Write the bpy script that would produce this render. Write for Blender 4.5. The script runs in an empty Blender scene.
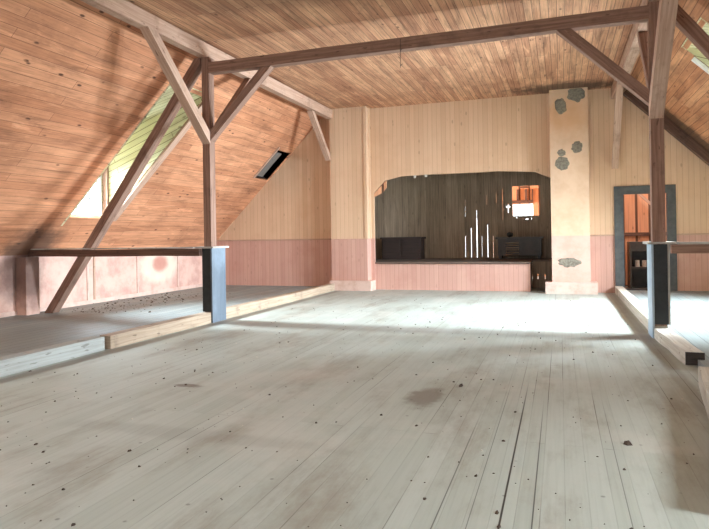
import bpy, bmesh, math, random
from mathutils import Vector, Matrix
random.seed(7)
SC = bpy.context.scene
COL = SC.collection

# ------------------------------------------------------------------ camera
YAW, PITCH, ROLL = .324, .003, -.016
c, s, cp, sp = math.cos(YAW), math.sin(YAW), math.cos(PITCH), math.sin(PITCH)
R0 = Vector((c, s, 0)); F0 = Vector((-s, c, 0)); Zv = Vector((0, 0, 1))
F = F0*cp + Zv*sp; U = Zv*cp - F0*sp
R1 = R0*math.cos(ROLL) + U*math.sin(ROLL); U1 = U*math.cos(ROLL) - R0*math.sin(ROLL)
cam = bpy.data.cameras.new('camera'); cam.sensor_width = 36; cam.lens = 612.665/709*36
cam.shift_y = -(264.5-232.873)/709; cam.clip_start = .05
co = bpy.data.objects.new('camera', cam); COL.objects.link(co)
m = Matrix((R1, U1, -F)).transposed().to_4x4(); m.translation = Vector((0, 0, 1.25))
co.matrix_world = m
SC.camera = co

# ------------------------------------------------------------------ world, exposure, daylight through the windows, added fill lights
SC.view_settings.view_transform = 'Standard'; SC.view_settings.look = 'None'
SC.view_settings.gamma = 1; SC.view_settings.use_curve_mapping = False
SC.view_settings.exposure = 1.44
w = bpy.data.worlds.new('sky'); SC.world = w; w.use_nodes = True
bg = w.node_tree.nodes['Background']; bg.inputs[0].default_value = (.88, .95, 1, 1); bg.inputs[1].default_value = 2.2

def window_or_fill_light(name, loc, direction, sx, sy, watts, col=(1, .97, .92), spread=170):
    l = bpy.data.lights.new(name, 'AREA'); l.shape = 'RECTANGLE'; l.size = sx; l.size_y = sy
    l.energy = watts; l.color = col; l.spread = math.radians(spread)
    o = bpy.data.objects.new(name, l); COL.objects.link(o)
    o.location = loc; o.rotation_euler = Vector(direction).to_track_quat('-Z', 'Y').to_euler()
    return o
COOL = (.84, .93, 1); SKY = (.76, .89, 1)
window_or_fill_light('daylight_left_dormer', (-8.0, 8.42, 2.2), (1, -.08, -.45), .65, .9, 105, SKY, 95)
window_or_fill_light('daylight_right_dormer', (4.2, 8.82, 2.2), (-1, -.02, -.40), .85, .9, 200, SKY, 120)
window_or_fill_light('added_right_rear_dormer_light', (4.25, 10.4, 2.2), (-1, -.08, -.42), 1.3, .9, 470, SKY, 110)  # unseen rear dormer, added to brighten the far floor
window_or_fill_light('added_left_front_dormer_light', (-8.0, 2.5, 2.2), (1, .15, -.3), .85, .9, 100, COOL)  # unseen front dormer, added to fill the foreground
window_or_fill_light('added_right_front_dormer_light', (4.2, 2.5, 2.2), (-1, .3, -.45), .85, .9, 190, COOL)  # its unseen twin on the right, also added for fill
window_or_fill_light('added_gable_window_light', (-1.9, -3.3, 2.2), (0, 1, -.15), 1.8, 1.2, 60, COOL)  # weak fill from an added window behind the camera
window_or_fill_light('backstage_fill_light', (-6.0, 16.8, 1.8), (1, 0, -.05), 1.2, 1.6, 330, (1, .96, .9))  # plain lamp added inside the room; this wall has no window
window_or_fill_light('side_room_fill_light', (4.7, 14.3, 1.8), (-1, 0, -.1), .8, 1.1, 42, (1, .96, .9))  # lamp at an unseen window, added to light the room behind the doorway

# ------------------------------------------------------------------ node helpers
class NT:
    def __init__(s, name, rough=.8):
        s.m = bpy.data.materials.new(name); s.m.use_nodes = True
        s.t = s.m.node_tree; s.b = s.t.nodes['Principled BSDF']
        s.b.inputs['Roughness'].default_value = rough
    def n(s, typ, ins=None, **kw):
        o = s.t.nodes.new(typ)
        for k, v in kw.items(): setattr(o, k, v)
        for k, v in (ins or {}).items(): s.put(o.inputs[k], v)
        return o
    def put(s, i, v):
        if isinstance(v, bpy.types.NodeSocket): s.t.links.new(v, i)
        else: i.default_value = v
    def math(s, op, a, b=0, clamp=False):
        o = s.n('ShaderNodeMath', operation=op, use_clamp=clamp); s.put(o.inputs[0], a); s.put(o.inputs[1], b); return o.outputs[0]
    def mix(s, f, a, b, mode='MIX'):
        o = s.n('ShaderNodeMix', data_type='RGBA', blend_type=mode)
        s.put(o.inputs[0], f); s.put(o.inputs[6], a); s.put(o.inputs[7], b); return o.outputs[2]
    def uv(s): return s.n('ShaderNodeUVMap').outputs[0]
    def pos(s): return s.n('ShaderNodeNewGeometry').outputs['Position']
    def scaled(s, v, sc): 
        o = s.n('ShaderNodeVectorMath', operation='MULTIPLY'); s.put(o.inputs[0], v); o.inputs[1].default_value = sc; return o.outputs[0]
    def noise(s, v, scale=1, detail=4, rough=.55, dist=0):
        return s.n('ShaderNodeTexNoise', {'Vector': v, 'Scale': scale, 'Detail': detail, 'Roughness': rough, 'Distortion': dist}).outputs[0]
    def step(s, v, a, b):
        o = s.n('ShaderNodeMapRange', {'Value': v, 'From Min': a, 'From Max': b}, interpolation_type='SMOOTHSTEP'); return o.outputs[0]
    def blob(s, centre, radii, edge=.5, rag=.6, scale=4):
        """ragged patch of wear or painted shade around a point on the thing"""
        p = s.pos()
        a = s.n('ShaderNodeVectorMath', operation='SUBTRACT'); s.put(a.inputs[0], p); a.inputs[1].default_value = centre
        d = s.scaled(a.outputs[0], tuple(1/r for r in radii))
        l = s.n('ShaderNodeVectorMath', operation='LENGTH'); s.put(l.inputs[0], d)
        v = s.math('ADD', l.outputs['Value'], s.math('MULTIPLY', s.math('SUBTRACT', s.noise(p, scale, 5, .65), .5), rag*2))
        return s.step(v, 1+edge*.5, 1-edge*.5)
    def bump(s, h, strength=.3, dist=.01):
        o = s.n('ShaderNodeBump', {'Height': h, 'Strength': strength, 'Distance': dist}); s.t.links.new(o.outputs[0], s.b.inputs['Normal'])
def C(r, g, b):
    f = lambda v: (v/255/12.92 if v/255 <= .04045 else ((v/255+.055)/1.055)**2.4)
    return (f(r), f(g), f(b), 1)

def plank(name, c1, c2, gapc, bw=.12, gap=.004, length=3, grain=.35, knots=0, knotc=None, blot=None, blotamt=.4, rough=.8, extra=None, gapvar=False, bump=.25, streak=0):
    k = NT(name, rough); uv = k.uv()
    br = k.n('ShaderNodeTexBrick', {'Vector': uv, 'Color1': c1, 'Color2': c2, 'Mortar': gapc, 'Scale': 1.0, 'Mortar Size': gap, 'Mortar Smooth': .3, 'Bias': 0.0, 'Brick Width': length, 'Row Height': bw}, offset=.37, offset_frequency=2, squash=1)
    br0 = k.n('ShaderNodeTexBrick', {'Vector': uv, 'Color1': c1, 'Color2': c2, 'Mortar': c1, 'Scale': 1.0, 'Mortar Size': 0.0, 'Bias': 0.0, 'Brick Width': length, 'Row Height': bw}, offset=.37, offset_frequency=2, squash=1)
    fac = br.outputs['Fac']
    col = br0.outputs['Color']
    g = k.noise(k.scaled(uv, (1.2, 45, 1)), 1, 6, .6, .4)
    col = k.mix(k.math('MULTIPLY', k.step(g, .45, .75), grain), col, gapc)
    col = k.mix(k.math('MULTIPLY', k.step(g, .5, .25), grain*.6), col, tuple(min(1, v*1.35) for v in c1[:3])+(1,))
    if blot:
        b = k.noise(k.pos(), .9, 6, .65)
        col = k.mix(k.math('MULTIPLY', k.step(b, .45, .68), blotamt), col, blot)
    if streak:
        sk = k.noise(k.scaled(uv, (.9, 5.5, 1)), 1, 6, .7, .6)
        col = k.mix(k.math('MULTIPLY', k.step(sk, .48, .72), streak), col, gapc)
        col = k.mix(k.math('MULTIPLY', k.step(sk, .47, .30), streak*.9), col, tuple(min(1, v*1.45+.03) for v in c1[:3])+(1,))
    if knots:
        v = k.n('ShaderNodeTexVoronoi', {'Vector': k.scaled(uv, (3.2, 7.4, 1)), 'Scale': 1.0, 'Randomness': 1.0})
        kk = k.step(v.outputs['Distance'], .17, .08)
        keep = k.step(k.noise(k.scaled(uv, (1.1, 3, 1)), 1, 2), .47, .54)
        col = k.mix(k.math('MULTIPLY', k.math('MULTIPLY', kk, keep), knots), col, knotc or gapc)
    if gapvar:
        gv = k.noise(k.scaled(uv, (.25, 3.3, 1)), 1, 3, .6)
        gf = k.math('MULTIPLY', fac, k.math('ADD', k.math('MULTIPLY', k.step(gv, .5, .68), .85), .12))
    else: gf = k.math('MULTIPLY', fac, .85)
    col = k.mix(gf, col, gapc)
    if extra: col = extra(k, col)
    k.put(k.b.inputs['Base Color'], col)
    h = k.math('SUBTRACT', k.math('MULTIPLY', g, .3), fac)
    k.bump(h, bump, .006)
    return k.m

def timber_mat(name, c1, c2, dark, rough=.85):
    k = NT(name, rough); uv = k.uv()
    g = k.noise(k.scaled(uv, (1.5, 40, 1)), 1, 6, .6, .5)
    col = k.mix(k.step(g, .35, .65), c1, c2)
    col = k.mix(k.math('MULTIPLY', k.step(k.noise(k.pos(), 2.5, 5, .65), .5, .75), .6), col, dark)
    col = k.mix(k.math('MULTIPLY', k.step(k.noise(k.scaled(uv, (3, 12, 1)), 2, 3), .64, .70), .7), col, dark)
    k.put(k.b.inputs['Base Color'], col); k.bump(g, .3, .006)
    return k.m

def paint_mat(name, c1, c2, rough=.6, scale=6, extra=None):
    k = NT(name, rough)
    col = k.mix(k.step(k.noise(k.pos(), scale, 6, .65), .35, .7), c1, c2)
    if extra: col = extra(k, col)
    k.put(k.b.inputs['Base Color'], col); k.bump(k.noise(k.pos(), 30, 4), .1, .004)
    return k.m

# ------------------------------------------------------------------ materials
def floor_extra(k, col):
    p = k.pos()
    col = k.mix(k.math('MULTIPLY', k.step(k.noise(k.scaled(p, (1.6, .5, 1)), 1.3, 7, .7), .46, .70), .55), col, C(122, 108, 90))
    col = k.mix(k.math('MULTIPLY', k.step(k.noise(k.scaled(p, (.8, .8, 1)), .9, 5, .6), .5, .66), .35), col, C(200, 196, 186))
    # dark foot-worn stain, a darker band under the tie beam, dirt along both sills
    col = k.mix(k.math('MULTIPLY', k.blob((-1.0, 4.62, 0), (.13, .27, 1), .7, .75, 6), .6), col, C(92, 74, 62))
    col = k.mix(k.math('MULTIPLY', k.blob((-3.0, 4.45, 0), (.12, .05, 1), .7, .5, 9), .7), col, C(84, 66, 56))
    col = k.mix(k.math('MULTIPLY', k.blob((-2.3, 3.35, 0), (.9, .10, 1), .9, .9, 4), .18), col, C(96, 84, 76))
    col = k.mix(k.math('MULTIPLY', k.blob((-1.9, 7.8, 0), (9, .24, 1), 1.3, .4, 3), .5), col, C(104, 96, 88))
    col = k.mix(k.math('MULTIPLY', k.blob((.93, 8, 0), (.06, 9, 1), .7, .35, 5), .35), col, C(98, 84, 70))
    col = k.mix(k.math('MULTIPLY', k.blob((-4.72, 8, 0), (.09, 9, 1), .7, .35, 5), .6), col, C(110, 98, 86))
    px = k.n('ShaderNodeSeparateXYZ', {0: p}).outputs[0]; py = k.n('ShaderNodeSeparateXYZ', {0: p}).outputs[1]
    for x0, hw, amt, ya, yb in ((-.268, .006, .95, 5.6, 4.2), (-.135, .004, .8, 5.0, 3.6), (-.40, .003, .6, 5.5, 4.6), (-.54, .004, .7, 4.6, 3.4), (.27, .003, .6, 5.2, 4.0)):
        on = k.math('MULTIPLY', k.step(k.math('ABSOLUTE', k.math('SUBTRACT', px, x0)), hw, hw*.5), k.step(py, ya, yb))
        col = k.mix(k.math('MULTIPLY', on, amt), col, C(34, 28, 24))
    sp_ = k.n('ShaderNodeTexVoronoi', {'Vector': p, 'Scale': 5.0})
    col = k.mix(k.math('MULTIPLY', k.step(sp_.outputs['Distance'], .075, .03), .5), col, C(60, 50, 44))
    return col
M = {}
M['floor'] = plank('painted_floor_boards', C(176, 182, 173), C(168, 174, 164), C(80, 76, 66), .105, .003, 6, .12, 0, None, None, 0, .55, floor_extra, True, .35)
M['aisle'] = plank('dusty_floor_boards', C(142, 150, 147), C(128, 138, 136), C(70, 62, 56), .16, .004, 5, .2, 0, None, C(120, 108, 98), .5, .6)
def soot_and_shade(k, col):
    col = k.mix(k.math('MULTIPLY', k.blob((.15, 12.9, 4.1), (1.0, .45, 1), .9, .8, 5), .8), col, C(52, 38, 30))
    col = k.mix(k.math('MULTIPLY', k.blob((-2.2, 6.6, 4.1), (2.2, .5, 1), .9, .5, 2), .45), col, C(96, 62, 40))  # shadow of the tie beam, painted into the ceiling boards
    return col
M['ceil'] = plank('raw_pine_ceiling_boards', C(220, 171, 133), C(184, 130, 98), C(84, 54, 38), .10, .004, 2.6, .55, .7, C(70, 40, 26), C(150, 98, 66), .4, .75, soot_and_shade, streak=.5)
def roofl_extra(k, col):
    col = k.mix(k.math('MULTIPLY', k.blob((-8.2, 7.7, 1.05), (1.0, .5, .5), .9, .6, 4), .8), col, C(66, 48, 38))
    return col
M['roof_left'] = plank('raw_pine_slope_boards', C(218, 156, 116), C(194, 130, 92), C(100, 58, 38), .135, .003, 3.2, .35, .9, C(74, 40, 26), C(150, 98, 68), .5, .75, roofl_extra, streak=.5)
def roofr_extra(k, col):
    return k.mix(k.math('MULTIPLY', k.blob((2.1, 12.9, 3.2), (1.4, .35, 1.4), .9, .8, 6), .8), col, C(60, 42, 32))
M['roof_right'] = plank('raw_pine_slope_boards_right', C(214, 158, 114), C(184, 122, 82), C(84, 50, 32), .115, .004, 3.2, .4, .7, C(84, 48, 30), C(160, 106, 72), .4, .75, roofr_extra, streak=.45)
M['cream'] = plank('cream_matchboard', C(222, 189, 157), C(214, 179, 146), C(176, 136, 108), .10, .003, 9, .14, .35, C(120, 84, 60), C(200, 156, 120), .35, .7)
M['pink'] = plank('salmon_matchboard', C(206, 164, 148), C(198, 154, 138), C(160, 112, 98), .10, .003, 9, .16, .2, C(120, 72, 60), C(186, 132, 116), .45, .65)
def knee_extra(k, col):
    ring = k.math('SUBTRACT', k.blob((-8.2, 11.15, .66), (1, .62, .36), .5, .3, 5), k.blob((-8.2, 11.2, .68), (1, .25, .17), .7, .4, 6), True)
    col = k.mix(k.math('MULTIPLY', ring, .55), col, C(236, 224, 200))
    col = k.mix(k.math('MULTIPLY', k.blob((-8.2, 11.2, .70), (1, .24, .16), .8, .5, 6), .7), col, C(186, 122, 104))
    col = k.mix(k.math('MULTIPLY', k.blob((-8.1, 7.6, .75), (1, .42, .5), 1, .5, 4), .8), col, C(92, 70, 62))
    return col
M['knee'] = paint_mat('pale_pink_plaster', C(218, 182, 166), C(194, 150, 136), .8, 3, knee_extra)
M['plaster_cream'] = paint_mat('cream_limewash', C(226, 194, 164), C(216, 180, 148), .8, 3, lambda k, c_: k.mix(k.math('MULTIPLY', k.blob((.15, 13, 3.6), (.4, 1, .35), .9, .5, 5), .5), c_, C(214, 160, 112)))
M['plaster_pink'] = paint_mat('salmon_limewash', C(218, 180, 164), C(208, 164, 146), .8, 3)
M['plinth'] = paint_mat('dusty_pink_stone_paint', C(214, 186, 172), C(196, 162, 146), .8, 5)
M['mortar'] = paint_mat('bare_grey_mortar', C(146, 138, 122), C(112, 104, 92), .95, 25)
M['beam'] = timber_mat('weathered_brown_timber', C(156, 123, 105), C(130, 99, 83), C(80, 58, 47))
M['beam_pale'] = timber_mat('pale_pinkish_timber', C(196, 164, 142), C(176, 142, 120), C(116, 84, 66))
M['beam_dark'] = timber_mat('dark_stained_timber', C(112, 82, 66), C(90, 64, 52), C(48, 34, 28))
M['sill'] = timber_mat('dusty_bare_sill_timber', C(172, 152, 130), C(150, 128, 106), C(96, 78, 62))
M['sill_grey'] = timber_mat('grey_painted_sill', C(166, 168, 162), C(150, 150, 144), C(112, 106, 98))
M['sill_pale'] = timber_mat('dusty_pale_sill', C(196, 188, 174), C(176, 164, 148), C(116, 100, 84))
M['sill_end'] = timber_mat('dark_end_grain', C(60, 50, 44), C(46, 38, 34), C(30, 26, 24))
M['black'] = paint_mat('worn_black_paint', C(40, 42, 42), C(26, 28, 29), .6, 9)
M['blue'] = plank('faded_blue_paint', C(102, 112, 122), C(86, 97, 108), C(54, 62, 72), .4, .001, 3, .5, 0, None, C(160, 178, 194), .35, .6)
M['paleblue'] = plank('pale_blue_paint', C(158, 176, 188), C(140, 158, 172), C(104, 118, 130), .4, .001, 3, .4, 0, None, C(196, 204, 206), .35, .6)
M['cap'] = timber_mat('grey_cap_board', C(190, 186, 178), C(160, 152, 142), C(100, 88, 78))
M['greypaint'] = paint_mat('slate_grey_paint', C(84, 86, 86), C(68, 70, 72), .6, 8)
M['green_board'] = plank('pale_green_dormer_boards', C(214, 210, 170), C(190, 184, 142), C(104, 96, 68), .10, .006, 2, .4, .5, C(96, 80, 56), None, 0, .75)
M['orange'] = plank('raw_orange_boards', C(226, 172, 134), C(210, 150, 112), C(50, 28, 18), .27, .03, 4, .3, .5, C(96, 48, 26), None, 0, .8)
M['backdrop'] = plank('dark_stage_boards', C(172, 152, 130), C(148, 130, 110), C(84, 72, 60), .16, .003, 6, .6, .3, C(40, 34, 30), C(168, 150, 126), .45, .8, streak=.4)
M['stagefloor'] = plank('stage_deck_boards', C(110, 92, 80), C(96, 78, 66), C(40, 32, 28), .14, .004, 3, .4, 0, None, None, 0, .7)
M['darkwood'] = timber_mat('near_black_brown_wood', C(58, 42, 36), C(44, 32, 28), C(26, 20, 18), .6)
M['greydark'] = paint_mat('dark_grey_enamel', C(70, 64, 57), C(54, 49, 44), .5, 8)
M['white'] = paint_mat('window_white_paint', C(232, 232, 224), C(216, 214, 204), .5, 8)
M['dirt'] = paint_mat('dry_dirt', C(82, 66, 54), C(50, 40, 34), .95, 40)
M['chip'] = paint_mat('plaster_chip', C(222, 216, 204), C(196, 188, 176), .95, 40)
M['wire'] = paint_mat('rusty_wire', C(74, 56, 44), C(52, 40, 34), .6, 40)
M['greywood'] = timber_mat('silver_grey_board', C(128, 122, 114), C(106, 98, 92), C(66, 58, 52))
g = NT('window_glass'); tr = g.n('ShaderNodeBsdfTransparent'); gl = g.n('ShaderNodeBsdfGlossy', {'Roughness': .05})
mx = g.n('ShaderNodeMixShader', {0: .06}); g.t.links.new(tr.outputs[0], mx.inputs[1]); g.t.links.new(gl.outputs[0], mx.inputs[2])
g.t.links.new(mx.outputs[0], g.t.nodes['Material Output'].inputs['Surface']); M['glass'] = g.m

# ------------------------------------------------------------------ mesh helpers
def link(name, bm, mat, parent=None, kind=None):
    bmesh.ops.recalc_face_normals(bm, faces=bm.faces)
    me = bpy.data.meshes.new(name); bm.to_mesh(me); bm.free(); me.materials.append(mat)
    o = bpy.data.objects.new(name, me); COL.objects.link(o)
    if parent: o.parent = parent; o.matrix_parent_inverse = Matrix.Translation(parent.location).inverted()
    if kind: o['kind'] = kind
    return o
def thing(name, loc, label, cat, group=None, kind=None):
    o = bpy.data.objects.new(name, None); o.location = loc; o.empty_display_size = .1; COL.objects.link(o)
    return tag(o, label, cat, group, kind)
def tag(o, label, cat, group=None, kind=None):
    if label: o['label'] = label
    if cat: o['category'] = cat
    if group: o['group'] = group
    if kind: o['kind'] = kind
    return o
def add_timber(bm, p0, p1, w_, h_, ref=(0, 0, 1), bev=.006, seg=1, wob=0):
    p0, p1 = Vector(p0), Vector(p1); d = (p1-p0); L = d.length; d.normalize()
    sd = d.cross(Vector(ref)).normalized(); up = sd.cross(d)
    uvl = bm.loops.layers.uv.verify(); off = random.random()*20
    t = bmesh.new(); n = max(1, seg)
    rings = []
    for i in range(n+1):
        a = i/n; j = Vector((0, 0, 0))
        if wob and 0 < i < n: j = sd*random.uniform(-wob, wob)+up*random.uniform(-wob, wob)
        rings.append([t.verts.new(p0+d*L*a+j+sd*x*w_/2+up*y*h_/2) for x, y in ((-1, -1), (1, -1), (1, 1), (-1, 1))])
    for i in range(n):
        for q in range(4): t.faces.new((rings[i][q], rings[i][(q+1) % 4], rings[i+1][(q+1) % 4], rings[i+1][q]))
    t.faces.new(rings[0]); t.faces.new(rings[-1][::-1])
    if bev:
        es = [e for e in t.edges if len(e.link_faces) == 2 and e.calc_face_angle(0) > .8]
        bmesh.ops.bevel(t, geom=es, offset=bev, segments=1, affect='EDGES')
    bmesh.ops.recalc_face_normals(t, faces=t.faces)
    vm = {v: bm.verts.new(v.co) for v in t.verts}
    for f in t.faces:
        nf = bm.faces.new([vm[v] for v in f.verts]); nrm = f.normal
        ax = sd if abs(nrm.dot(up)) > abs(nrm.dot(sd)) else up
        for lp in nf.loops:
            r = lp.vert.co-p0
            lp[uvl].uv = (r.dot(d)+off, r.dot(ax)+off) if abs(nrm.dot(d)) < .8 else (r.dot(sd)+off, r.dot(up)+off)
    t.free()
def timber(name, p0, p1, w_, h_, mat, parent=None, ref=(0, 0, 1), **kw):
    clips = kw.pop('clips', ())
    bm = bmesh.new(); add_timber(bm, p0, p1, w_, h_, ref, **kw)
    for pt, no in clips:             # square saw cuts where the timber meets its neighbours
        r = bmesh.ops.bisect_plane(bm, geom=bm.verts[:]+bm.edges[:]+bm.faces[:], plane_co=pt, plane_no=no, clear_outer=True)
        bmesh.ops.edgeloop_fill(bm, edges=[e for e in r['geom_cut'] if isinstance(e, bmesh.types.BMEdge)])
    return link(name, bm, mat, parent)
def add_box(bm, a, b, bev=.004, axis=None):
    a, b = Vector(a), Vector(b); sz = b-a
    ax = axis if axis is not None else max(range(3), key=lambda i: sz[i])
    p0 = (a+b)/2; p1 = p0.copy(); p0[ax] = a[ax]; p1[ax] = b[ax]
    ref = (0, 0, 1) if ax != 2 else (0, 1, 0)
    d = (p1-p0).normalized(); sd = d.cross(Vector(ref)).normalized(); up = sd.cross(d)
    add_timber(bm, p0, p1, abs(sz.dot(sd)), abs(sz.dot(up)), ref, bev=min(bev, min(sz)*.3))
def box(name, a, b, mat, parent=None, bev=.004, axis=None, kind=None):
    bm = bmesh.new(); add_box(bm, a, b, bev, axis); return link(name, bm, mat, parent, kind)
def grid_wall(name, mapf, u, v, holes, th, mat, parent=None, kind='structure', along='u'):
    """board wall with real openings; mapf(u, v, depth) places it"""
    us = sorted({u[0], u[1], *[x for h in holes for x in h[:2]]}); vs = sorted({v[0], v[1], *[x for h in holes for x in h[2:]]})
    us = [x for x in us if u[0]-1e-9 <= x <= u[1]+1e-9]; vs = [x for x in vs if v[0]-1e-9 <= x <= v[1]+1e-9]
    def solid(i, j):
        if not (0 <= i < len(us)-1 and 0 <= j < len(vs)-1): return False
        x, y = (us[i]+us[i+1])/2, (vs[j]+vs[j+1])/2
        return not any(h[0] < x < h[1] and h[2] < y < h[3] for h in holes)
    bm = bmesh.new(); uvl = bm.loops.layers.uv.verify(); vc = {}
    def V(i, j, d):
        if (i, j, d) not in vc: vc[i, j, d] = bm.verts.new(mapf(us[i], vs[j], d*th))
        return vc[i, j, d]
    def face(q):
        f = bm.faces.new([V(*x) for x in q])
        for lp, x in zip(f.loops, q):
            a, b = us[x[0]], vs[x[1]]
            if x[2]: a += .001; 
            lp[uvl].uv = (a, b) if along == 'u' else (b, a)
    for i in range(len(us)-1):
        for j in range(len(vs)-1):
            if not solid(i, j): continue
            face([(i, j, 0), (i+1, j, 0), (i+1, j+1, 0), (i, j+1, 0)]); face([(i, j, 1), (i, j+1, 1), (i+1, j+1, 1), (i+1, j, 1)])
            if not solid(i-1, j): face([(i, j, 0), (i, j+1, 0), (i, j+1, 1), (i, j, 1)])
            if not solid(i+1, j): face([(i+1, j, 0), (i+1, j, 1), (i+1, j+1, 1), (i+1, j+1, 0)])
            if not solid(i, j-1): face([(i, j, 0), (i, j, 1), (i+1, j, 1), (i+1, j, 0)])
            if not solid(i, j+1): face([(i, j+1, 0), (i+1, j+1, 0), (i+1, j+1, 1), (i, j+1, 1)])
    return link(name, bm, mat, parent, kind)
def prism(name, pts, direction, mat, parent=None, kind=None, uvf=None):
    """polygon outline pushed along a direction"""
    bm = bmesh.new(); uvl = bm.loops.layers.uv.verify(); d = Vector(direction)
    a = [bm.verts.new(p) for p in pts]; b = [bm.verts.new(Vector(p)+d) for p in pts]
    bm.faces.new(a); bm.faces.new(b[::-1])
    for i in range(len(a)): bm.faces.new((a[i], b[i], b[(i+1) % len(a)], a[(i+1) % len(a)]))
    for f in bm.faces:
        for lp in f.loops: lp[uvl].uv = (uvf or (lambda q: (q.z, q.x)))(lp.vert.co)
    return link(name, bm, mat, parent, kind)

# ------------------------------------------------------------------ dimensions
XL, XR, YP, YW, ZC = -4.83, 1.01, 7.81, 13.30, 4.11
KL, KR, YF = -8.2, 4.38, -3.0
ZK = 1.01
MX = lambda x: -3.82-x
r2 = 1/math.sqrt(2)
SL = 4.384

# ------------------------------------------------------------------ structure: floors, roof slopes, walls
fl = lambda z: (lambda a, b, d: Vector((b, a, z-d)))
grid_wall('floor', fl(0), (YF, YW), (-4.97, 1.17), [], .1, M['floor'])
grid_wall('floor_left', fl(.06), (YF, YW), (KL, -4.97), [], .16, M['aisle'])
grid_wall('floor_right', fl(.06), (YF, YW), (1.17, KR), [], .16, M['aisle'])
left_map = lambda a, b, d: Vector((KL+(b-d)*r2, a, ZK+(b+d)*r2))
right_map = lambda a, b, d: Vector((KR-(b-d)*r2, a, ZK+(b+d)*r2))
LD = (8.0, 8.95); RD = (8.25, 9.4); FD = (2.0, 2.95); RD2 = (9.7, 11.1)  # FD and RD2: unseen dormers added to let in more light
sx = lambda x: (x-KL)/r2
s0, s1 = sx(-7.6), sx(-5.62)
hatch = (12.55, 13.22, sx(-6.62), sx(-6.02))
grid_wall('ceiling_left', left_map, (YF, YW), (-.1, SL+.05), [(*LD, s0, s1), (*FD, s0, s1), hatch], .07, M['roof_left'])
grid_wall('ceiling_right', right_map, (YF, YW), (-.1, SL+.05), [(*RD, s0, sx(-5.50)), (*FD, s0, s1), (*RD2, s0, sx(-6.45))], .07, M['roof_right'])
grid_wall('ceiling', lambda a, b, d: Vector((b, a, ZC+d)), (YF, YW), (-5.12, 1.30), [], .07, M['ceil'])
grid_wall('wall_left', lambda a, b, d: Vector((KL-d, a, b)), (YF, YW+.1), (-.1, ZK+.03), [], .08, M['knee'])
grid_wall('wall_right', lambda a, b, d: Vector((KR+d, a, b)), (YF, YW+.1), (-.1, ZK+.03), [], .08, M['knee'])
box('baseboard_left', (KL, YF, .06), (KL+.025, YW-.03, .13), M['plinth'], kind='structure')
for i, y in enumerate((6.2, 9.05, 9.22, 10.44, 11.84)):
    box('trim_%d' % (i+1), (KL-.004, y-.018, .13), (KL+.018, y+.018, ZK-.01), M['beam_pale'] if i == 2 else M['plinth'], kind='structure')
# wall behind the camera with an unseen gable window, added for fill light
front = grid_wall('wall_front', lambda a, b, d: Vector((a, YF-d, b)), (KL-.3, KR+.3), (-.1, ZC+.1), [(-2.9, -.9, 1.5, 2.8)], .1, M['cream'], along='v')

# gable wall at the back: cream matchboard above, salmon wainscot below
ZD = 1.16
def top(x): return min(ZC+.04, x-KL+ZK+.05, KR-x+ZK+.05)
arch = [(-3.99, 2.18), (-3.72, 2.46), (-3.35, 2.535), (-2.7, 2.55), (-2.02, 2.545), (-1.2, 2.55), (-.48, 2.50), (-.17, 2.36)]
def archz(x):
    for (a, za), (b, zb) in zip(arch, arch[1:]):
        if a <= x <= b: return za+(zb-za)*(x-a)/(b-a)
D0, D1, DZ = 1.16, 2.02, 2.02
def wall_cols(name, cols, mat, parent=None, kind='structure'):
    bm = bmesh.new(); uvl = bm.loops.layers.uv.verify()
    for (x0, x1, b0, b1, t0, t1) in cols:
        q = [bm.verts.new((x, y, z)) for y in (YW, YW+.06) for x, z in ((x0, b0), (x1, b1), (x1, t1), (x0, t0))]
        for idx in ((0, 1, 2, 3), (7, 6, 5, 4), (0, 4, 5, 1), (1, 5, 6, 2), (2, 6, 7, 3), (3, 7, 4, 0)):
            bm.faces.new([q[i] for i in idx])
    bmesh.ops.remove_doubles(bm, verts=bm.verts, dist=1e-5)
    seen = {}
    for f in list(bm.faces):
        key = tuple(sorted(v.index for v in f.verts))
    for f in bm.faces:
        for lp in f.loops: lp[uvl].uv = (lp.vert.co.z, lp.vert.co.x+lp.vert.co.y*.01)
    o = link(name, bm, mat, parent, kind)
    return o
xs = sorted({KL, -5.10, 1.28, KR, D0, D1, *[a for a, _ in arch]})
cols = []
for x0, x1 in zip(xs, xs[1:]):
    xm = (x0+x1)/2
    b0 = b1 = ZD
    if arch[0][0] <= xm <= arch[-1][0]: b0, b1 = archz(x0), archz(x1)
    elif D0 < xm < D1: b0 = b1 = DZ
    if top(x0) <= b0 and top(x1) <= b1: continue
    cols.append((x0, x1, min(b0, top(x0)) if x0 != KR else b0, b1 if top(x1) > b1 else min(b1, top(x1)), top(x0), top(x1)))
# clip the eave corners to the dado line
cols = [(max(cc[0], KL+ZD-ZK-.05) if cc[0] == KL else cc[0], cc[1], ZD, cc[3], top(max(cc[0], KL+ZD-ZK-.05)), cc[5]) if cc[0] == KL else cc for cc in cols]
cols = [(cc[0], KR-(ZD-ZK-.05), cc[2], ZD, cc[4], top(KR-(ZD-ZK-.05))) if cc[1] == KR else cc for cc in cols]
wall_cols('wall_back', cols, M['cream'])
low = [(KL, KL+.1), (KL+.1, -3.99), (-.17, D0), (D1, KR-.1), (KR-.1, KR)]
for nm, seg_ in (('left', low[:2]), ('centre', low[2:3]), ('right', low[3:])):
    wall_cols('wall_back_wainscot_'+nm, [(a, b, -.05, -.05, min(ZD, top(a)), min(ZD, top(b))) for a, b in seg_], M['pink'])
for i, (a, b) in enumerate(((KL+.1, -4.95), (.57, D0-.14), (D1+.13, KR-.1))):
    box('trim_dado_%d' % (i+1), (a, YW-.022, ZD-.02), (b, YW+.001, ZD+.012), M['beam_pale'], kind='structure')
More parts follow.
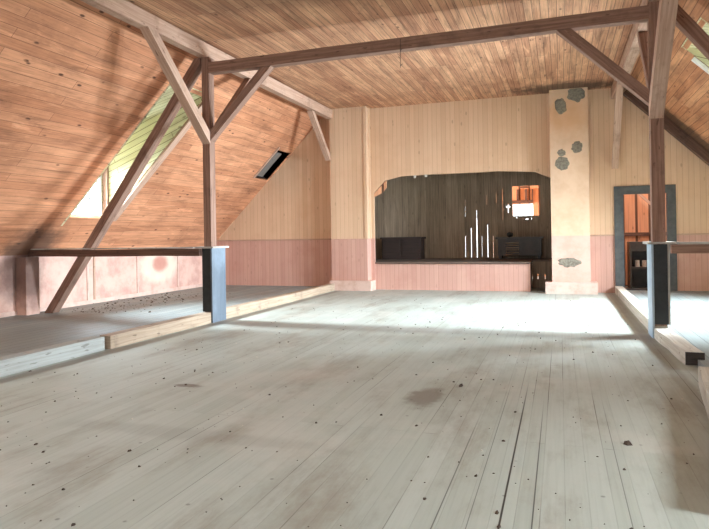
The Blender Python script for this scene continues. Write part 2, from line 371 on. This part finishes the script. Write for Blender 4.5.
prism('trim_rake', [(-7.98, YW-.02, ZK+.21), (-5.16, YW-.02, ZC-.0), (-5.23, YW-.02, ZC+.0), (-8.03, YW-.02, ZK+.21)], (0, .02, 0), M['cream'], kind='structure')

# ------------------------------------------------------------------ dormers and their windows
def dormer(side, span, n, tone, xt=-5.62):
    X = (lambda x: x) if side == 'left' else MX
    y0, y1 = span
    zt = xt+9.21; zf = zt-(xt+7.72)*.26
    tri = [(-7.74, 1.47), (xt+.04, zt+.04), (xt-.04, zt+.07), (-7.74, zf+.03)]
    uvf = lambda q: ((q.x if side == 'left' else -q.x)*.93+q.z*.36, q.z*.93-(q.x if side == 'left' else -q.x)*.36)
    prism('wall_dormer_%s_near_%d' % (side, n), [(X(x), y0+.004, z) for x, z in tri], (0, -.04, 0), tone, kind='structure', uvf=uvf)
    prism('wall_dormer_%s_far_%d' % (side, n), [(X(x), y1-.004, z) for x, z in tri], (0, .04, 0), tone, kind='structure', uvf=uvf)
    prism('ceiling_dormer_%s_%d' % (side, n), [(X(xt+.06), y0-.04, zt+.05), (X(-7.8), y0-.04, zf), (X(-7.8), y1+.04, zf), (X(xt+.06), y1+.04, zt+.05)], (0, 0, .05), tone, kind='structure', uvf=lambda q: (q.x, q.y))
    sg = -1 if side == 'left' else 1
    grid_wall('wall_dormer_%s_front_%d' % (side, n), lambda a, b, d: Vector((X(-7.72)+sg*d, a, b)), (y0-.04, y1+.04), (1.51, zf+.05), [(y0+.03, y1-.05, 1.6, 2.55)], .05, tone)
    wn = thing('window_%d' % n, (X(-7.72), (y0+y1)/2, 1.6), None, None, kind='structure')
    a, b = y0+.03, y1-.05; xf = X(-7.745)
    bm = bmesh.new()
    for (ya, yb, za, zb) in ((a, a+.05, 1.6, 2.55), (b-.06, b, 1.6, 2.55), (a, b, 1.6, 1.64), (a, b, 2.5, 2.55)):
        add_box(bm, (xf-.03, ya, za), (xf+.03, yb, zb))
    link('window_frame', bm, M['white'], wn)
    bm = bmesh.new()
    for q in (1, 2):
        y = a+(b-a)*q/3; add_box(bm, (xf-.012, y-.009, 1.63), (xf+.012, y+.009, 2.51))
    add_box(bm, (xf-.012, a+.04, 1.95), (xf+.012, b-.04, 1.965)); add_box(bm, (xf-.012, a+.04, 2.25), (xf+.012, b-.04, 2.265))
    link('muntin_grid', bm, M['greypaint'], wn)
    box('pane', (xf-.003, a+.04, 1.63), (xf+.003, b-.04, 2.51), M['glass'], wn, bev=0)
    # stud beside the window, sill board, trim boards along the opening
    xs_ = sorted((X(-7.70), X(-7.60)))
    box('trim_stud_%d' % n, (xs_[0], y1-.05, 1.62), (xs_[1], y1-.002, zf), M['beam'], kind='structure')
dormer('left', LD, 1, M['green_board']); dormer('right', RD, 2, M['green_board'], -5.50)
dormer('left', FD, 3, M['green_board']); dormer('right', RD2, 6, M['green_board'], -6.45); dormer('right', FD, 4, M['green_board'])  # out of view, added as extra light sources
def slope_pt(side, x, y, off):      # on the roof slope, off = distance into the room
    p = Vector((x+off*r2, y, x-KL+ZK-off*r2))
    if side == 'right': p.x = MX(p.x)
    return p
tl = timber('rafter', slope_pt('left', -7.62, 9.03, .024), slope_pt('left', -5.60, 9.03, .024), .034, .15, M['beam_pale'], ref=(0, 1, 0))
tag(tl, 'pale spotted rafter along the far edge of the left roof dormer opening', 'rafter')
tl = timber('rafter', slope_pt('right', -7.62, 9.45, .026), slope_pt('right', -5.6, 9.45, .026), .038, .09, M['white'], ref=(0, 1, 0))  # white colour stands for dormer light falling on the edging
tag(tl, 'board edging the right roof dormer opening, whitened to look lit', 'rafter')
tl = timber('rafter', slope_pt('right', -8.0, 13.12, .09), slope_pt('right', -5.15, 13.12, .09), .16, .16, M['beam_dark'], ref=(0, 1, 0))
tag(tl, 'dark cobwebbed rafter where the right roof slope meets the back wall', 'rafter')
# small roof hatch near the back wall
bm = bmesh.new()
hp = lambda y, s_, d: left_map(y, s_, d)
a0, a1, b0, b1 = hatch
for (p, q, d0, d1) in (((a0, b0), (a0, b1), 0, .3), ((a1, b0), (a1, b1), 0, .3), ((a0, b0), (a1, b0), 0, .3), ((a0, b1), (a1, b1), 0, .3)):
    bm.faces.new([bm.verts.new(hp(*v, d)) for v, d in ((p, d0), (q, d0), (q, d1), (p, d1))])
bm.faces.new([bm.verts.new(hp(y, s_, .3)) for y, s_ in ((a0, b0), (a1, b0), (a1, b1), (a0, b1))])
bm.loops.layers.uv.verify()
bmesh.ops.solidify(bm, geom=bm.faces[:], thickness=-.02)
hatch_o = link('roof_hatch', bm, M['black'])
tag(hatch_o, 'small dark recessed hatch in the left roof slope next to the back wall', 'hatch')
timber('hatch_board', hp(a0+.33, b0+.03, .07), hp(a0+.33, b1-.1, .07), .26, .03, M['greywood'], hatch_o, ref=(1, 0, -1))
timber('hatch_rim', hp(a0-.03, b0, -.012), hp(a0-.03, b1+.08, -.012), .05, .03, M['beam_pale'], hatch_o, ref=(1, 0, -1))

# ------------------------------------------------------------------ timber frame
def post(side):
    X = XL if side == 'left' else XR
    sg = -1 if side == 'left' else 1             # away from the nave
    t = thing('timber_post', (X+sg*.08, YP+.08, 0), *(('brown timber post with a blue and black cased foot, left of the hall', 'post') if side == 'left' else
        ('dark timber post with pale blue and black cased foot, before the doorway', 'post')))
    xa, xb = sorted((X, X+sg*.14))
    box('shaft', (xa+(.02 if side == 'left' else 0), YP, .1), (xb, YP+.14, 3.885), M['beam'] if side == 'left' else M['beam'], t)
    xa, xb = sorted((X+sg*.005, X+sg*.15))
    o = box('casing', (xa, YP-.012, .16), (xb, YP+.34, 1.085), M['black'], t); o['label'] = 'black painted casing'
    xa, xb = sorted((X+sg*.005, X-sg*.018))
    o = box('side_panel', (xa, YP-.02, .0), (xb, YP+.36, 1.085), M['blue'] if side == 'left' else M['paleblue'], t); o['label'] = 'blue painted side board' if side == 'left' else 'pale blue painted side board'
    if side == 'right':
        o = box('edge_strip', (X+.152, YP-.02, .16), (X+.172, YP+.34, 1.085), M['cap'], t); o['label'] = 'whitish edge strip'
    xa, xb = sorted((X-sg*.06, X+sg*.24))
    box('cap_board', (xa, YP-.06, 1.085), (xb, YP+.40, 1.11), M['cap'], t)
    return t
post('left'); post('right')
def tb(name, p0, p1, w_, h_, mat, label, cat, ref=(0, 0, 1), **kw):
    return tag(timber(name, p0, p1, w_, h_, mat, ref=ref, **kw), label, cat)
tb('tie_beam', (XL-.004, YP+.07, 3.725), (XR+.004, YP+.07, 3.775), .14, .155, M['beam'], 'long brown tie beam spanning the hall below the ceiling', 'beam', seg=6, wob=.006)
tb('purlin', (XL-.09, YF, 3.985), (XL-.09, YW-.27, 3.985), .13, .2, M['beam_pale'], 'pale purlin where the ceiling meets the left roof slope', 'beam')
tb('purlin', (XR+.07, YF, 3.985), (XR+.07, YW-.02, 3.985), .15, .2, M['beam_pale'], 'pale purlin where the ceiling meets the right roof slope', 'beam')
tb('knee_brace', (XL-.09, YP+.07, 2.64), (-3.82, YP+.07, 3.74), .11, .12, M['beam'], 'diagonal brace from the left post up to the tie beam', 'brace', ref=(0, 1, 0), clips=[((XL+.001, 0, 0), (-1, 0, 0)), ((0, 0, 3.651), (0, 0, 1))])
tb('knee_brace', (XR+.10, YP+.07, 2.69), (-.04, YP+.07, 3.80), .12, .13, M['beam'], 'diagonal brace from the right post up to the tie beam', 'brace', ref=(0, 1, 0), clips=[((XR-.001, 0, 0), (1, 0, 0)), ((0, 0, 3.685), (0, 0, 1))])
def lbrace(x, y0, z0, y1, z1, label, mat=None, w_=.13, h_=.13, face=None):
    cl = [((0, 0, 3.884), (0, 0, 1))]+([((0, face, 0), (0, 1 if y1 < y0 else -1, 0))] if face else [])
    k_ = .16; y0, z0, y1, z1 = y0-(y1-y0)*k_, z0-(z1-z0)*k_, y1+(y1-y0)*k_, z1+(z1-z0)*k_
    return tb('knee_brace', (x, y0, z0), (x, y1, z1), w_, h_, mat or M['beam_pale'], label, 'brace', ref=(1, 0, 0), clips=cl)
lbrace(XL-.055, YP+.04, 2.66, 6.50, 3.89, 'pale diagonal brace rising from the left post forward to the left purlin', face=YP-.001)
lbrace(XR+.06, YP+.04, 2.60, 6.48, 3.89, 'thick pale brace rising from the right post forward to the right purlin', None, .15, .15, face=YP-.001)
lbrace(XL-.07, YP+.10, 2.66, 9.2, 3.89, 'brace rising from the left post back to the left purlin', M['beam'], .11, .11, face=YP+.141)
lbrace(XR+.07, YP+.10, 2.75, 9.0, 3.89, 'narrow dark brace rising from the right post back to the right purlin', M['beam'], .11, .11, face=YP+.141)
lbrace(XL-.15, 12.99, 3.02, 11.97, 3.95, 'short pale brace from the left pillar up to the left purlin', None, .1, .12, face=13.0)
lbrace(XR+.05, 13.24, 2.62, 11.95, 3.95, 'short pale brace from the back wall up to the right purlin', None, .1, .12, face=YW-.002)
tb('strut', (-8.0, YP+.07, -.117), (-4.90, YP+.07, 4.0), .13, .14, M['beam'], 'long slanting strut from the left aisle floor up to the left post head', 'strut', ref=(0, 1, 0), seg=4, wob=.006, clips=[((0, 0, .062), (0, 0, -1)), ((XL-.145, 0, 0), (1, 0, 0)), ((0, 0, 3.884), (0, 0, 1))])
tb('strut', (MX(-8.06), YP+.07, -.117), (MX(-4.86), YP+.07, 4.08), .13, .14, M['beam'], 'slanting strut beside the right roof slope, rising to the right post head', 'strut', ref=(0, 1, 0), clips=[((0, 0, .062), (0, 0, -1)), ((XR+.145, 0, 0), (-1, 0, 0)), ((0, 0, 3.884), (0, 0, 1))])
# railings between posts and knee walls
rl_ = tb('railing', (-8.19, YP-.045, 1.032), (-4.985, YP-.045, 1.028), .075, .105, M['beam_dark'], 'dark horizontal rail from the left post to the low left wall', 'railing', seg=5, wob=.005)
rr_ = tb('railing', (1.19, YP-.05, 1.03), (4.36, YP-.05, 1.03), .08, .10, M['beam'], 'horizontal rail running right from the right post', 'railing')
box('top_highlight', (-8.18, YP-.095, 1.088), (-5.08, YP-.003, 1.106), M['cap'], rl_)['label'] = 'pale strip standing for the lit rail top'  # added strip, its pale colour stands for light on the rail top
box('top_highlight', (1.26, YP-.10, 1.082), (4.36, YP-.003, 1.108), M['cap'], rr_)['label'] = 'pale strip standing for the lit rail top'  # same painted highlight along the right rail
b = box('rail_pier', (KL+.004, 7.50, .06), (-7.99, 7.76, .975), M['knee']); tag(b, 'sooty short pier under the left end of the dark rail', 'pier')
# floor sills
def sill(p0, p1, w_, h_, label, endcap=False, mat='sill'):
    o = tb('floor_sill', p0, p1, w_, h_, M[mat], label, 'sill beam', seg=6, wob=.004, bev=.01)
    if endcap:
        e = Vector(p0); box('sawn_end', (e.x-w_/2-.001, e.y-.006, e.z-h_/2+.004), (e.x+w_/2+.001, e.y+.010, e.z+h_/2+.001), M['sill_end'], o, bev=0)['label'] = 'dark sawn end'
    return o
sill((-4.95, -2.0, .077), (-4.95, 5.62, .077), .17, .15, 'nearest bare timber sill on the left floor, in front of the joint', mat='sill_grey')
sill((-4.91, 5.68, .077), (-4.91, YW-.1, .077), .15, .15, 'bare timber sill running from the joint past the left post to the left pillar')
sill((1.15, 6.30, .062), (1.085, YP-.03, .062), .155, .12, 'short bare sill with a dark sawn end in front of the right post', True, mat='sill_pale')
sill((1.085, YP+.0, .072), (1.085, YW-.05, .072), .14, .14, 'bare timber sill from the right post back to the doorway', mat='sill_pale')
sill((.78, 3.0, .077), (1.115, 5.52, .077), .17, .15, 'nearest timber sill at the right edge of the hall floor', mat='sill_pale')

# ------------------------------------------------------------------ pillars either side of the stage
def pillar_left():
    t = thing('pillar', (-4.5, 13.15, 0), 'cream boarded pillar with pink base left of the stage', 'pillar')
    x0, x1, y0 = -4.93, -4.075, 13.02
    grid = lambda n, z0, z1, mat: box(n, (x0, y0, z0), (x1, YW-.001, z1), mat, t, axis=2)
    grid('upper_boarding', ZD, ZC, M['cream'])['label'] = 'cream upper boarding'; grid('lower_boarding', .2, ZD, M['pink'])['label'] = 'salmon pink lower boarding'
    bm = bmesh.new(); add_box(bm, (x1-.05, y0-.015, ZD), (x1+.012, y0+.05, ZC)); add_box(bm, (x1-.001, YW-.08, ZD), (x1+.02, YW-.01, ZC))
    link('corner_strip', bm, M['cream'], t)
    box('plinth', (-4.95, 12.92, 0), (-3.98, YW-.001, .22), M['plinth'], t, bev=.012)
def rag_disc(name, cx, cz, rx, rz, y, parent, cut=None):
    bm = bmesh.new(); n = 22; pts = []
    for i in range(n):
        a = i/n*math.tau; k = random.uniform(.82, 1.14)
        z = cz+math.sin(a)*rz*k
        if cut: z = min(z, cut)
        pts.append((cx+math.cos(a)*rx*k, z))
    f = [bm.verts.new((x, y, z)) for x, z in pts]; ctr = [bm.verts.new((cx+(x-cx)*.75, y-.012, cz+(z-cz)*.75)) for x, z in pts]
    for i in range(n): bm.faces.new((f[i], f[(i+1) % n], ctr[(i+1) % n], ctr[i]))
    bm.faces.new(ctr); bm.loops.layers.uv.verify()
    return link(name, bm, M['mortar'], parent)
def pillar_right():
    t = thing('pillar', (.2, 13.15, 0), 'plastered chimney-like pillar with grey mortar patches right of the stage', 'pillar')
    x0, x1, y0 = -.169, .561, 13.02
    box('upper_face', (x0, y0, ZD), (x1, YW-.001, ZC), M['plaster_cream'], t, bev=.012)['label'] = 'cream limewashed upper part'
    box('lower_face', (x0, y0, .2), (x1, YW-.001, ZD), M['plaster_pink'], t, bev=.012)['label'] = 'salmon pink lower part'
    box('plinth', (-.30, 12.92, 0), (.68, YW-.001, .23), M['plinth'], t, bev=.012)
    for cx, cz, rx, rz in ((.05, 3.77, .125, .15), (.34, 3.98, .16, .15), (.05, 2.83, .08, .075), (.34, 2.93, .11, .12), (.06, 2.62, .14, .13), (.16, .63, .21, .10)):
        rag_disc('mortar_patch', cx, cz, rx, rz, y0, t, ZC-.005)
pillar_left(); pillar_right()

# ------------------------------------------------------------------ stage
st = thing('stage', (-2.1, 14, 0), 'low wooden stage with a pink boarded front between the pillars', 'stage')
ZS, YS = .62, 13.34
box('front_panel', (-3.985, YS, 0), (-.61, YS+.05, ZS-.03), M['pink'], st, axis=2, bev=0)
grid_wall('deck', lambda a, b, d: Vector((a, b, ZS-d)), (-4.69, .095), (YW+.065, 15.295), [(-.60, .2, 13.2, 14.3)], .035, M['stagefloor'], st, kind=None)
box('nosing', (-3.985, YW+.0, ZS-.035), (-.60, YW+.064, ZS), M['stagefloor'], st)
box('return_panel', (-.66, YS+.05, 0), (-.61, 14.295, ZS-.04), M['stagefloor'], st)
grid_wall('step_well_panel', lambda a, b, d: Vector((a, 14.3+d, b)), (-.61, .095), (0, ZS-.037), [(-.80+.0, -.755, .19, .30), (-.64, -.60, .19, .29), (-.50, -.475, .19, .31), (-.345, -.325, .19, .30)], .02, M['backdrop'], st, kind=None, along='v')
slits = [(-2.235, .012, .64, 1.17), (-2.09, .016, .64, 1.37), (-1.95, .022, .64, 1.60), (-1.95, .012, 1.60, 1.81), (-1.83, .008, .66, 1.17), (-1.69, .016, .64, 1.44), (-1.56, .014, .64, 1.17),
         (-2.23, .007, 1.65, 2.07), (-1.70, .006, 1.93, 2.17), (-1.47, .009, 1.97, 2.24), (-1.32, .010, 1.55, 2.33), (-1.19, .022, 1.72, 1.96)]
holes = [(x-w_/2*.6, x+w_/2*.6, z0, z1) for x, w_, z0, z1 in slits]
holes += [(-1.235, -1.145, 1.85, 1.885), (-1.09, -.45, 1.64, 2.36)]
holes += [(-.85, -.84, 1.55, 1.58), (-.78, -.72, 1.55, 1.57), (-.65, -.64, 1.56, 1.58), (-1.0, -.985, 1.59, 1.61)]
grid_wall('wall_stage_back', lambda a, b, d: Vector((a, 15.3+d, b)), (-5.2, .6), (ZS-.1, 3.3), holes, .02, M['backdrop'], along='v')
grid_wall('wall_stage_left', lambda a, b, d: Vector((-4.72-d, a, b)), (YW+.06, 15.3), (0, 3.3), [], .03, M['backdrop'], along='v')
grid_wall('wall_stage_right', lambda a, b, d: Vector((.1+d, a, b)), (YW+.06, 15.3), (0, 3.3), [], .03, M['backdrop'], along='v')
grid_wall('ceiling_stage', lambda a, b, d: Vector((a, b, 3.25+d)), (-5.2, .6), (YW+.06, 15.35), [], .03, M['backdrop'])
br = prism('arch_bracket', [(-3.985, YW+.005, 2.17), (-3.985, YW+.005, 2.10), (-3.80, YW+.005, 2.18), (-3.70, YW+.005, 2.30), (-3.70, YW+.005, 2.46)], (0, .05, 0), M['orange'])
tag(br, 'bare orange wood bracket in the upper left corner of the stage opening', 'bracket')
for n_, (x, z) in enumerate(((-3.03, 2.52), (-2.78, 2.53))):
    o = box('paint_flake', (x-.03, YW-.012, z-.035), (x+.02, YW+.004, z+.02), M['chip']); tag(o, ('loose white flake at the arch edge, the left of two', 'loose white flake at the arch edge, the right of two')[n_], 'flake')
# low dark chest on the left of the stage
ch = thing('chest', (-3.73, 14.95, ZS), 'long dark brown chest standing on the left of the stage', 'chest')
box('body', (-4.24, 14.75, ZS), (-3.25, 15.2, 1.12), M['darkwood'], ch); box('lid', (-4.27, 14.72, 1.12), (-3.21, 15.22, 1.17), M['darkwood'], ch)
for x0 in (-4.2, -3.71): box('front_board', (x0, 14.735, ZS+.06), (x0+.43, 14.752, 1.08), M['darkwood'], ch)
# dark cabinet with louvred front on the right of the stage
cb = thing('cabinet', (-.9, 14.95, ZS), 'dark grey cabinet with a slatted front on the right of the stage', 'cabinet')
box('body', (-1.40, 14.78, ZS+.08), (-.42, 15.2, 1.09), M['greydark'], cb); box('top', (-1.45, 14.72, 1.09), (-.37, 15.22, 1.135), M['greydark'], cb)
for x in (-1.38, -.50): box('foot', (x, 14.8, ZS), (x+.06, 15.15, ZS+.08), M['greydark'], cb)
bm = bmesh.new()
for i in range(6): add_timber(bm, (-1.22, 14.77, .72+i*.055), (-.92, 14.77, .72+i*.055), .035, .012, (0, .5, 1), bev=0)
link('louvre', bm, M['backdrop'], cb)
box('door_panel', (-.86, 14.765, .70), (-.48, 14.781, 1.05), M['greydark'], cb)
bm = bmesh.new(); bmesh.ops.create_uvsphere(bm, u_segments=14, v_segments=8, radius=.075, matrix=Matrix.Translation((-1.13, 14.95, 1.198)) @ Matrix.Diagonal((1, .8, .8, 1)))
bm.loops.layers.uv.verify()
for v in bm.verts: v.co += Vector((random.uniform(-.008, .008),)*3)
tag(link('dark_lump', bm, M['black']), 'small round dark lump on top of the grey cabinet', 'lump')

# ------------------------------------------------------------------ rooms behind: seen through the gaps, the hatch opening and the doorway
grid_wall('floor_backstage', fl(0), (YW+.06, 18.1), (-6.5, 5), [], .1, M['aisle'])
grid_wall('wall_backstage', lambda a, b, d: Vector((a, 18+d, b)), (-6.5, 5), (-.1, 3.6), [(-2.8, -.72, .3, 2.04)], .06, M['orange'], along='v')
grid_wall('ceiling_backstage', lambda a, b, d: Vector((a, b, 3.5+d)), (-6.5, 5), (YW+.06, 18.1), [], .05, M['orange'])
grid_wall('wall_backstage_left', lambda a, b, d: Vector((-6.4-d, a, b)), (YW+.06, 18.1), (0, 3.6), [], .05, M['orange'], along='v')
grid_wall('wall_backstage_right', lambda a, b, d: Vector((.62+d, a, b)), (YW+.06, 18.0), (0, 3.6), [], .05, M['orange'], along='v')
wn = thing('window_5', (-1.76, 18, .3), None, None, kind='structure')
bm = bmesh.new()
for q in range(1, 15):
    x = -2.8+2.08*q/15; add_box(bm, (x-.008, 18.0, .3), (x+.008, 18.03, 2.04), bev=0)
link('muntin_grid', bm, M['beam_pale'], wn)
box('pane', (-2.8, 18.012, .3), (-.72, 18.016, 2.04), M['glass'], wn, bev=0)
for i, (x0, x1, z0, z1) in enumerate(((-1.16, -1.10, 2.14, 2.46), (-.93, -.87, 2.14, 2.46), (-.74, -.71, 2.14, 2.46), (-1.45, -.71, 2.07, 2.15))):
    box('trim_backstage_%d' % (i+1), (x0, 17.95, z0), (x1, 18.0, z1), M['beam_dark'], kind='structure')
grid_wall('wall_side_room', lambda a, b, d: Vector((a, 15.0+d, b)), (.67, 5), (-.1, 3.6), [], .05, M['orange'], along='v')
grid_wall('wall_side_room_right', lambda a, b, d: Vector((4.5+d, a, b)), (YW+.06, 18.1), (0, 3.6), [(13.8, 14.8, 1.2, 2.4)], .05, M['orange'], along='v')  # unseen opening, added for the side room lamp
box('trim_side_room_rail', (.7, 14.94, 1.12), (4.4, 15.0, 1.20), M['beam_dark'], kind='structure')
tb('loose_timber', (1.60, 14.85, 2.12), (2.06, 14.85, 1.66), .05, .06, M['beam_pale'], 'pale slanting timber seen through the top of the doorway', 'timber', ref=(0, 1, 0))
o = box('stud', (1.98, 14.86, .0), (2.05, 14.94, 1.70), M['beam_pale']); tag(o, 'pale upright stud behind the right side of the doorway', 'stud')
cr = thing('crate', (1.72, 14.6, 0), 'dark open-fronted crate standing in the room behind the doorway', 'crate')
bm = bmesh.new()
for a, b_ in (((1.40, 14.3, 0), (1.44, 14.8, 1.0)), ((1.92, 14.3, 0), (1.96, 14.8, 1.0)), ((1.44, 14.3, .96), (1.92, 14.8, 1.0)), ((1.44, 14.3, .42), (1.92, 14.8, .46)), ((1.44, 14.78, 0), (1.92, 14.8, .96)), ((1.44, 14.3, .80), (1.92, 14.32, .96))):
    add_box(bm, a, b_)
link('crate_body', bm, M['greydark'], cr)
for q, x in enumerate((1.56, 1.70, 1.83)):
    bm = bmesh.new(); bmesh.ops.create_cone(bm, cap_ends=True, segments=14, radius1=.05, radius2=.045, depth=.14, matrix=Matrix.Translation((x, 14.45, .532)))
    bm.loops.layers.uv.verify()
    tag(link('tin', bm, M['chip']), ('pale tin in the dark crate, left of three', 'pale tin in the dark crate, middle of three', 'pale tin in the dark crate, right of three')[q], 'tin', 'pale tins in the crate')
# doorway with its slate grey frame
dr = thing('door_1', (1.59, YW, 0), None, None, kind='structure')
bm = bmesh.new()
add_box(bm, (1.03, YW-.04, 0), (1.20, YW+.10, 2.13)); add_box(bm, (1.98, YW-.04, 0), (2.14, YW+.10, 2.13)); add_box(bm, (1.20, YW-.04, 1.97), (1.98, YW+.10, 2.13))
link('door_frame', bm, M['greypaint'], dr)
box('threshold', (1.20, YW-.02, .0), (1.98, YW+.12, .085), M['sill_end'], dr)

# ------------------------------------------------------------------ small things
bm = bmesh.new(); add_timber(bm, (-1.94, YP-.025, 3.80), (-1.945, YP-.03, 3.42), .006, .006, (0, 1, 0), bev=0)
for k in range(3): add_timber(bm, (-1.945, YP-.03, 3.44+.1*k), (-1.945+.03*(-1)**k, YP-.03, 3.47+.1*k), .006, .006, (0, 1, 0), bev=0)
tag(link('hanging_wire', bm, M['wire']), 'short kinked wire hanging from the middle of the tie beam', 'wire')

def chips(name, n, place, size, mat, label, cat, kind='stuff'):
    bm = bmesh.new()
    for _ in range(n):
        x, y, z = place(); r = size*random.choice((.4, .5, .6, .8, 1, 1.6)); a = random.random()*6.28
        q = []
        for i in range(5):
            t = a+i*1.2566; q.append((x+math.cos(t)*r*random.uniform(.5, 1.2), y+math.sin(t)*r*random.uniform(.5, 1.6)))
        lo = [bm.verts.new((px, py, z)) for px, py in q]; hi = [bm.verts.new((x+(px-x)*.6, y+(py-y)*.6, z+r*random.uniform(.3, .8))) for px, py in q]
        for i in range(5): bm.faces.new((lo[i], lo[(i+1) % 5], hi[(i+1) % 5], hi[i]))
        bm.faces.new(hi)
    bm.loops.layers.uv.verify()
    o = link(name, bm, mat); return tag(o, label, cat, kind=kind)
chips('floor_crumbs', 700, lambda: (random.uniform(-4.6, .85), 1.5+random.random()**1.3*10.5, 0), .0072, M['dirt'], 'scattered dark crumbs of dirt over the hall floor boards', 'dirt')
chips('plaster_crumbs', 70, lambda: (random.uniform(-4.5, .85), 1.6+random.random()*9, 0), .005, M['chip'], 'tiny pale plaster crumbs scattered over the hall floor', 'plaster')
chips('aisle_dirt', 220, lambda: (random.gauss(-7.3, .45), 8.03+3.4*random.random()**1.3, .06), .016, M['dirt'], 'dark dirt heaped along the left aisle floor under the slanting strut', 'dirt')
for q, (x, y, z, r, mat, lab) in enumerate(((-3.03, 4.46, 0, .03, 'dirt', 'dark bark scrap on the left half of the hall floor'), (-.79, 5.02, 0, .028, 'dirt', 'dark scrap at the far edge of the brown floor stain'),
        (-.66, 12.8, 0, .06, 'chip', 'white plaster lump on the floor left of the patched pillar'), (-4.80, 4.54, 0, .04, 'dirt', 'dark clod lying against the nearest left sill'), (.35, 3.9, 0, .02, 'dirt', 'dark clod on the right part of the hall floor'))):
    o = chips('floor_scrap', 1, (lambda x=x, y=y, z=z: (x, y, z)), r, M[mat], lab, 'scrap', kind=None)
